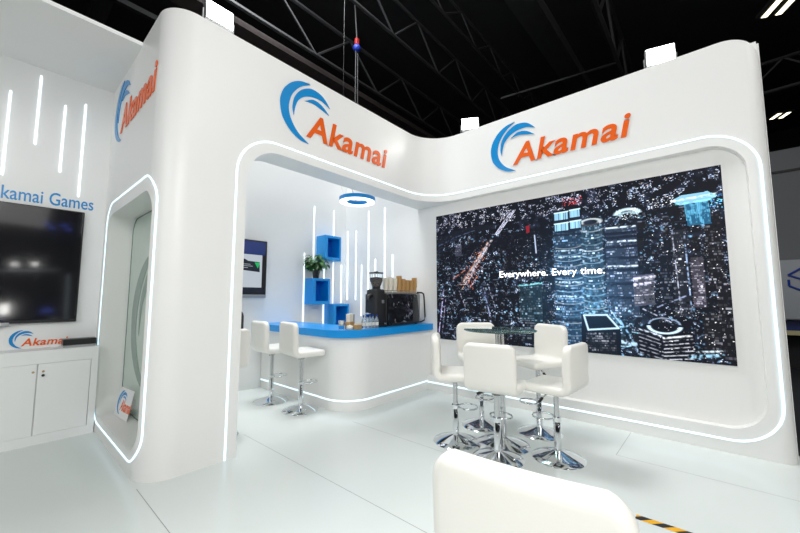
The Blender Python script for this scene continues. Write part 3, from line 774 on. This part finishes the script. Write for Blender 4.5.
# bottles
def bottle(x,y,lab):
    t=thing('water_bottle',lab,'bottle',(x,y,1.065),0,'small water bottles on the countertop')
    obj('bottle_body',LA([(0,.001),(.026,.0),(.028,.008),(.028,.11),(.022,.135),(.0115,.155),(.0115,.17)],n=20,cap=False),M['water'],t,smooth=40)
    obj('cap',LA([(.0135,.165),(.0135,.19),(0,.19)],n=16),M['ink'],t,smooth=40)
    obj('bottle_label',LA([(.0286,.04),(.0286,.085)],n=20,cap=False),M['cupwhite'],t,smooth=40)
    return t
b0=bottle(3.40,3.60,'leftmost small water bottle with blue cap on the countertop')
for i,(x,y) in enumerate([(3.46,3.60),(3.52,3.60),(3.58,3.60),(3.635,3.575)]):
    o=copy_tree(b0); o.location=(x,y,1.065); o['label']=['second','middle','fourth','rightmost'][i]+' small water bottle'+[' from the left in the row',' of the row of five',' from the left, close to the grinder',', right beside the coffee grinder'][i]
# napkins, sugar, paper bag
t=thing('napkin_holder','wooden holder with white napkins standing on the countertop','napkin holder',(3.27,3.74,1.065),.3)
obj('holder',BX(-.07,.07,-.04,.04,0,.10,.004,1),M['kraft'],t); obj('napkins',BX(-.055,.055,-.03,.03,.09,.21,.006,2),M['cupwhite'],t)
obj('divider',BX(.058,.064,-.035,.035,.10,.20),M['black'],t)
t=thing('sachet_box','small kraft box of sachets in front of the napkins','box',(3.29,3.60,1.065),.1)
obj('box_body',BX(-.05,.05,-.035,.035,0,.065,.003,1),M['kraft'],t)
bm=bmesh.new()
for i in range(6): box(bm,-.04+.014*i,-.032+.014*i,-.028,.028,.03,.082+.004*(i%3))
obj('sachets',bm,M['cupwhite'],t)
t=thing('tumbler','clear tumbler with a blue band at the left end of the counter items','cup',(3.10,3.72,1.065))
obj('tumbler_body',LA([(0,.002),(.032,0),(.042,.13),(.040,.13),(.030,.008)],n=24,cap=False),M['clear'],t,smooth=40)
obj('band',LA([(.0345,.015),(.038,.055)],n=24,cap=False),M['blue'],t,smooth=40); obj('lining',LA([(.029,.01),(.038,.12)],n=24,cap=False),M['cupwhite'],t,smooth=40)
bm=bmesh.new(); bmesh.ops.create_icosphere(bm,subdivisions=3,radius=.045)
rr=random.Random(9)
for v in bm.verts: v.co*=rr.uniform(.78,1.12); v.co.z=max(v.co.z*.8,-.03)
o=obj('paper_napkin',bm,M['cupwhite'],None,(3.175,3.635,1.0955)); setp(o,'crumpled white paper napkin beside the tumbler on the counter','napkin')

# ------------------------------------------------------------------ wall screen on bar back wall
tv=thing('wall_screen','portrait wall screen with blue header bar, partly hidden by the column','screen',(2.74,5.72,1.50))
obj('housing',BX(-.31,.31,-.05,0,.05,.97,.005,1),M['black'],tv)
obj('bottom_rail',BX(-.31,.31,-.055,0,0,.05,.004,1),M['alu'],tv)
def em_(n,c,s): return mat(n,(.02,.02,.02,1),.2,emit=c,es=s)
obj('display_header',BX(-.285,.275,-.052,-.05,.72,.945),em_('screen_blue',srgb(20,45,110),.9),tv)
obj('display_page',BX(-.285,.225,-.052,-.05,.17,.72),em_('screen_white',srgb(205,215,225),.8),tv)
obj('display_picture',prism([(-.22,.46),(.185,.43),(.18,.60),(-.02,.61),(-.08,.64),(-.22,.64)],'y',-.0535,-.0515),em_('screen_dark',srgb(20,28,42),.8),tv)
obj('display_accent',prism([(.09,.59),(.15,.49),(.185,.59)],'y',-.0545,-.0525),em_('screen_green',srgb(20,190,100),.9),tv)
bm=bmesh.new()
for i,(a,b) in enumerate([(-.2,.02),(-.2,.06),(-.2,-.02)]): box(bm,a,b,-.0545,-.0535,.55-.03*i,.558-.03*i)
obj('display_lines',bm,em_('screen_line',srgb(200,210,220),.7),tv)
obj('display_footer',BX(-.285,.275,-.052,-.05,.075,.17),em_('screen_foot',srgb(12,22,40),.8),tv)
# backpack on the hidden stool
t=thing('backpack','black backpack propped on the half hidden stool behind the column','bag',(1.77,4.13,.765),PI/2)
bm=BX(-.10,.10,-.17,.17,0,.60,.085,4); obj('bag_body',bm,M['blackm'],t,smooth=60)
obj('handle',SW([(-.08,-.05,.58),(-.08,-.04,.63),(-.08,.04,.63),(-.08,.05,.58)],.01,6),M['black'],t)

# ------------------------------------------------------------------ alcove
atv=thing('television','large dark television mounted on the alcove wall','television',(-.52,5.56,1.225))
tvx0,tvx1=-1.14,1.165
obj('housing',BX(tvx0,tvx1,-.05,0,.0,1.285,.006,1),M['black'],atv)
obj('screen',BX(tvx0+.015,tvx1-.012,-.054,-.05,.035,1.273),M['blackg'],atv)
obj('lower_bezel',BX(tvx0,tvx1-.52,-.058,-.05,-.02,.014),M['alu'],atv)
w_=text_obj('lettering','Akamai Games',.205,M['lblue'],None,(-.90,5.56,2.50),RA,.004,.0015,0,.99)
xs_=[v.co.x for v in w_.data.vertices]; k_=.845/(max(xs_)-min(xs_)); x1_=max(xs_)
for v in w_.data.vertices: v.co.x=(v.co.x-x1_)*k_
w_.location=(.722,5.56,2.555)
w_.name='wall_lettering'; setp(w_,'blue raised lettering on the alcove wall above the television','sign')
logo((.135,5.56,.955),RA,.262,'small blue wave and orange lettering sign below the alcove television',outline=False,depth=.02)
def cabinet(x0,x1,lab,lock):
    t=thing('cabinet',lab,'cabinet',(x0,5.25,0),0)
    W_=x1-x0
    obj('body',BX(0,W_,.02,.31,0,.95),M['wall_matt'],t)
    obj('plinth',BX(0,W_,0.0,.02,0,.095),M['wall_matt'],t)
    obj('top_rail',BX(0,W_,0.0,.02,.815,.95),M['wall_matt'],t)
    return t
c1_=cabinet(-1.2,.83,'long white low cabinet with doors under the alcove television','r')
def door(px0,px1,lx,black):
    d=obj('door',BX(px0+.001,px1-.001,-.004,.018,.097,.813,.002,1),M['wall_matt'],c1_,(1.2-0,0,0))
    k=obj('lock',LA([(0,-.008),(.010,-.008),(.011,.004)],n=16),M['brass'],d,(lx,-.006,.735)); k.rotation_euler=(PI/2,0,0)
    if black: obj('handle',shifted(LA([(.0,0),(.011,.0),(.013,.012),(.0,.014)],n=16,cap=False),Vector((0,0,0))),M['black'],d,(lx,-.006,.695)).rotation_euler=(PI/2,0,0)
    return d
door(-.45,.345,.318,False)
d2=door(.352,.765,.392,True)
obj('filler_panel',BX(.769-(-1.2),.83-(-1.2),0,.02,.095,.815),M['wall_matt'],c1_)
obj('door',BX(-1.2+.004,-.454,-.004,.018,.10,.81,.002,1),M['wall_matt'],c1_,(1.2,0,0))
t=thing('console_box','flat black electronic box on the cabinet in the corner of the alcove','device',(.675,5.40,.95))
obj('case',BX(-.14,.14,-.05,.10,.022,.088,.004,1),M['black'],t); obj('stand',BX(-.14,.13,-.06,.09,0,.022,.003,1),M['alu'],t)
o=obj('cable',SW([(.535,5.35,.956),(.50,5.33,.975),(.46,5.33,.965),(.43,5.34,.9555)],.005,6),M['white']); setp(o,'short white cable lying on the cabinet beside the black box','cable')
# niche display
pn=thing('glass_panel','green tinted glass panel standing inside the lit column niche','panel',(1.09,4.47,.20))
def to_panel(bm): return shifted(bm,Vector((-1.09,-4.47,-.20)))
obj('pane',to_panel(prism(rrect(3.615,5.325,.215,2.455,.19,8),'x',1.085,1.10)),M['paneglass'],pn)
obj('edge_trim',to_panel(SW([(1.086,a,b) for a,b in rrect(3.61,5.33,.208,2.462,.193,8)],.006,6,True)),M['paneedge'],pn)
# wave motif on the pane (mirror image of nothing: same sweep as the signs, larger)
bm=bmesh.new()
def wave_poly(S,sc,oy,oz,x0,x1):
    A=[];B=[]
    for a,b in S:
        y=oy-a*sc; z=oz+b*sc
        if 3.63<y<5.32: A.append((y,z))
    return prism(A,'x',x0,x1)
for k in range(3):
    b_=crescent(k,0,.003,1.95)
    for v in b_.verts: v.co=Vector((1.0845-v.co.z,max(3.64,5.12-v.co.x),.52+v.co.y))
    obj('wave',to_panel(b_),M['frost'],pn)
# card leaning on the panel
cd=thing('display_card','small white logo card leaning against the green panel in the niche','card',(.985,4.84,.203))
ux=Vector((.035,-.375,0)); up=Vector((.055,-.02,.285))
L_=ux.length; U_=up.length; ux.normalize(); nrm=ux.cross(up).normalized(); upn=nrm.cross(ux)
MT=Matrix((( ux.x,upn.x,nrm.x,0),(ux.y,upn.y,nrm.y,.0),(ux.z,upn.z,nrm.z,0),(0,0,0,1)))
cb=bmesh.new(); box(cb,-.19,.19,0,.30,0,.008,.001,1); 
c_=obj('card',cb,M['white'],cd); c_.matrix_local=MT
for k in range(3):
    q=obj('wave',crescent(k,.0085,.0095,.33),M['lblue'],c_,(-.17,.03,0))
text_obj('lettering','Akamai',.155,M['orange'],c_,(-.06,.075,.009),(0,0,0),.0006,.004,.2,.62)

# ------------------------------------------------------------------ floodlights on the wall tops
def flood(loc,rotz,tilt,lab,W_=.27,H_=.19,power=60,lift=.06):
    t=thing('floodlight',lab,'floodlight',loc,rotz,'floodlights on the wall tops')
    R=Matrix.Rotation(tilt,4,'X')@Matrix.Translation((0,0,0))
    def tr(bm,c=Vector((0,0,H_/2+lift))):
        for v in bm.verts: v.co=Matrix.Translation(c)@R@v.co
        return bm
    h=obj('housing',tr(BX(-W_/2-.015,W_/2+.015,0,.06,-H_/2-.015,H_/2+.015,.008,2)),M['alu'],t)
    f=obj('lamp_face',tr(BX(-W_/2,W_/2,-.006,0,-H_/2,H_/2)),M['flood'],t)
    bm=bmesh.new()
    for i in range(9): box(bm,-W_/2+i*W_/8.5,-W_/2+.006+i*W_/8.5,.06,.09,-H_/2,H_/2)
    obj('fins',tr(bm),M['alu'],h)
    obj('bracket',SW([(-W_/2-.025,.03,H_/2+lift),(-W_/2-.025,.03,.006),(W_/2+.025,.03,.006),(W_/2+.025,.03,H_/2+lift)],.008,6),M['alu'],t)
    L=bpy.data.lights.new('flood_beam','AREA'); L.shape='RECTANGLE'; L.size=W_; L.size_y=H_; L.energy=power; L.color=(1,.985,.95); L.spread=math.radians(150)
    lo=bpy.data.objects.new('flood_beam',L); COL.objects.link(lo); lo.parent=t
    lo.matrix_local=Matrix.Translation((0,0,H_/2+lift))@R@Matrix.Translation((0,-.012,0))@Matrix.Rotation(-PI/2,4,'X')
    return t
FP=22
flood((1.32,3.56,H),0,math.radians(-6),'floodlight on top of the wall above the rounded column, cut by the top edge',.25,.19,FP,.13)
flood((4.92,2.72,H),-PI/2+.5,math.radians(-4),'small floodlight standing on the wall top in the inner corner',.25,.18,FP,.11)
flood((4.92,.20,H),-PI/2+.25,math.radians(-4),'floodlight on the wall top above the right side of the big screen',.26,.20,FP,.09)

# ------------------------------------------------------------------ hazard tape on floor
o=obj('hazard_tape',shifted(BX(2.955,3.015,-1.5,.43,.0005,.0015),Vector((0,0,0))),M['tape'])
for v in o.data.vertices:
    v.co.x+=(.43-v.co.y)*.02
setp(o,'black and yellow striped tape stuck to the white floor','tape')

# ------------------------------------------------------------------ hall roof structure
def truss(name,a,b,lab,depth=.9,r=.05,m='steel_dark',n=9,cat='roof truss'):
    t=thing(name,lab,cat,a); A=Vector(a);B=Vector(b); d=B-A
    up=Vector((0,0,depth))
    obj('chord',SW([(0,0,0),d],r,6),M[m],t); obj('chord',SW([up,d+up],r,6),M[m],t)
    for i in range(n):
        p=d*(i/n); q=d*((i+.5)/n)+up; s=d*((i+1)/n)
        obj('brace',SW([p,q],r*.6,5),M[m],t); obj('brace',SW([q,s],r*.6,5),M[m],t)
    return t
def beam(a,b,w,h,m,name,lab,cat):
    A=Vector(a);B=Vector(b); d=(B-A); L=d.length
    bm=BX(0,L,-w/2,w/2,0,h); o=obj(name,bm,M[m]); o.location=A; o.rotation_euler=(0,math.asin(-d.z/L),math.atan2(d.y,d.x)); setp(o,lab,cat); return o
truss('roof_truss',(-6,6.9,7.5),(20,6.9,7.5),'dark steel roof truss running above the header behind the bar opening',1.0,.05,'steel_dark',12)
truss('roof_truss',(2,5.0,7.5),(20,5.05,7.5),'dark steel roof truss crossing above the middle of the stand',.9,.04,'steel_dark',10)
truss('roof_truss',(3,3.8,7.5),(20,3.75,7.5),'thin paired steel roof truss above the inner corner',.5,.03,'steel_dark',12)
truss('roof_truss',(4,1.35,7.5),(20,1.2,7.5),'heavy dark roof truss above the big screen wall',1.2,.07,'steel_dark',8)
truss('roof_truss',(12.8,-4.5,6.9),(13.6,9,6.9),'dark cross truss far behind the screen wall',.8,.05,'steel_dark',8)
beam((-6,7.35,7.3),(20,7.35,7.3),.42,.14,'tray','cable_tray','reddish brown cable tray running along the dark roof','cable tray')
beam((5.5,2.5,7.6),(18,2.2,7.6),.5,.3,'steel_dark','roof_beam','wide dark roof beam above the inner corner','beam')
beam((1.15,6,8.0),(1.15,18,8.0),.3,.35,'steel_dark','roof_beam','grey roof beam seen over the alcove canopy','beam')
beam((-4,9.4,8.0),(8,9.4,8.0),.12,.12,'steel_dark','roof_beam','thin roof beam crossing behind the alcove canopy','beam')
beam((-4,11.4,8.3),(10,11.4,8.3),.15,.15,'steel_dark','roof_beam','farther thin roof beam behind the alcove canopy','beam')
beam((9.9,1.3,7.4),(9.5,4.2,7.4),.05,.05,'steel_dark','roof_beam','slim tie bar between the roof trusses','beam')
beam((6,8.8,8.4),(22,9.0,8.4),.7,.12,'steel_dark','air_duct','flat dark duct panel under the roof behind the trusses','duct')
t=thing('chain_hoist','blue and red chain hoist hanging from the dark roof','hoist',(5.19,5.81,7.35))
bm=bmesh.new(); bmesh.ops.create_uvsphere(bm,u_segments=16,v_segments=10,radius=.09); obj('hoist_body',bm,M['hblue'],t,smooth=60)
obj('hook_block',BX(-.04,.04,-.04,.04,.08,.24,.01,2),M['red'],t)
obj('chain',SW([(0,0,.2),(.02,.1,1.1),(.05,.2,1.9)],.015,6),M['steel_dark'],t); obj('chain',SW([(.03,0,-.05),(.05,0,-2.2)],.012,6),M['steel_dark'],t); obj('chain',SW([(-.03,0,-.05),(-.03,0,-2.2)],.012,6),M['steel_dark'],t)
def halllamp(x,y,z,lab,sx=.9,sy=.12):
    t=thing('hall_lamp',lab,'lamp',(x,y,z),.4)
    obj('lamp_body',BX(-sx/2,sx/2,-.25,.25,0,.08,.01,1),M['steel_dark'],t)
    for k in (-.12,.12): obj('tube',BX(-sx/2+.03,sx/2-.03,k-.05,k+.05,-.01,0),M['lampy'],t)
halllamp(10.15,-1.6,7.5,'lit twin-tube hall lamp in the top right corner',.7)
halllamp(16.6,-2.32,7.5,'distant lit hall lamp just right of the screen wall edge',.45)

# ------------------------------------------------------------------ neighbouring booth
nb=thing('exhibition_booth','neighbouring grey booth with blue outline emblem beyond the screen wall','booth',(12,-3,-.1))
obj('upper_partition',BX(0,.2,-3,2.4,2.45,5.1),M['greyw'],nb); obj('upper_rail',BX(-.03,0,-3,2.4,4.55,4.6),M['steel_dark'],nb)
obj('fascia',BX(-.4,.2,-3,2.4,1.10,2.45,.05,3),M['nbw'],nb,smooth=40)
obj('lower_panel',BX(-.2,.2,-3,2.4,.86,1.10),M['navy'],nb); obj('shelf_edge',BX(-.25,.2,-3,2.4,.76,.86),M['cream_panel'],nb)
obj('dark_opening',BX(.1,.2,-3,2.4,.0,.76),M['hall'],nb)
e=bmesh.new()
for a,b in (((1.50,2.12),(1.72,2.28)),((1.72,2.28),(1.92,2.18)),((1.50,2.12),(1.70,2.02)),((1.70,2.02),(1.70,1.76)),((1.50,2.02),(1.50,1.88)),((1.50,1.88),(1.70,1.76)),((1.70,2.02),(1.95,2.1))):
    sweep(e,[(-.41,3-a[0],a[1]-.02),(-.41,3-b[0],b[1]-.02)],.022,6)
obj('emblem',e,M['ink'],nb)
# opposite side of the hall: what the dark screens and chrome mirror
ob=thing('exhibition_stand','dark stand with lit arches, seen only mirrored in the alcove television','booth',(.8,-9.5,-.1))
obj('back_panel',BX(-4,4,-.2,0,0,3.6),M['hall'],ob)
obj('light_arch',SW([(-1.2,.3,.1),(-1.2,.3,2.3),(-1.0,.3,2.6),(.9,.3,2.75)],.03,8),M['ledw'],ob); obj('light_arch',SW([(1.25,.3,.1),(1.2,.3,2.6)],.05,8),M['ledw'],ob)
for x,z in ((-.35,2.85),(.2,2.9)): obj('spot',LA([(0,0),(.10,0),(.08,.1)],(x,.3),16),M['flood'],ob,(0,0,z))
for x,z in ((.45,4.6),(.6,4.45),(.95,4.6),(1.1,4.45)): obj('blue_lamp',BX(x-.06,x+.06,.2,.3,z,z+.06),M['bluelamp'],ob)
obj('blue_tube',SW([(.8,.3,1.0),(.65,.3,1.15),(.5,.3,1.0)],.03,6),M['bluelamp'],ob); obj('blue_tube',SW([(-.75,.3,.8),(-.6,.3,.5)],.04,6),M['bluelamp'],ob)
obj('white_lamp',BX(-.62,-.38,.2,.3,.95,1.35),M['flood'],ob)

# ------------------------------------------------------------------ lighting
def area(name,loc,target,size,energy,col=(1,1,1),size_y=None):
    L=bpy.data.lights.new(name,'AREA'); L.shape='RECTANGLE'; L.size=size; L.size_y=size_y or size; L.energy=energy; L.color=col
    o=bpy.data.objects.new(name,L); COL.objects.link(o); o.location=loc
    o.rotation_euler=(Vector(target)-Vector(loc)).to_track_quat('-Z','Y').to_euler(); return o
area('hall_fill',(2.6,-3.2,8.4),(2.5,2.6,0.4),4.5,290,(1,.99,.97))  # unseen soft fill standing in for the overhead hall lighting
area('hall_fill',(-1,-7,6.5),(1.5,3,1.5),5,125,(1,.99,.97))  # added soft fill from behind the camera
area('hall_fill',(3.2,4.8,9.0),(3.0,4.6,0),3,320,(.96,.99,1))  # added overhead fill for the bar room
area('hall_fill',(2.6,4.6,8.5),(4.2,5.4,1.5),2.0,270,(.96,.99,1))  # second added fill, aimed at the back corner of the bar
area('hall_fill',(-5.5,.8,4.2),(0.3,5.4,2.6),3.5,165,(.97,.99,1))  # added low fill from the left to brighten the alcove
area('stool_fill',(-.8,-.6,3.4),(1.2,.6,.6),1.2,92,(1,.99,.97))  # added fill above the camera to brighten the nearest stool
w=bpy.data.worlds.new('World'); scene.world=w; w.use_nodes=True
w.node_tree.nodes['Background'].inputs[0].default_value=(.5,.55,.6,1); w.node_tree.nodes['Background'].inputs[1].default_value=.05

# ------------------------------------------------------------------ camera
cam=bpy.data.cameras.new('camera'); co=bpy.data.objects.new('camera',cam); COL.objects.link(co); scene.camera=co
cam.sensor_fit='HORIZONTAL'; cam.sensor_width=36; cam.lens=36*348.81/800; cam.clip_start=.05
pitch,yaw=.0889519,.7108901
F=Vector((math.cos(yaw)*math.cos(pitch),math.sin(yaw)*math.cos(pitch),math.sin(pitch)))
co.location=(0,0,1.5); co.rotation_euler=F.to_track_quat('-Z','Y').to_euler()
vs=scene.view_settings; vs.view_transform='Standard'; vs.look='None'; vs.exposure=-.04; vs.gamma=1; vs.use_curve_mapping=False
scene.cycles.max_bounces=10
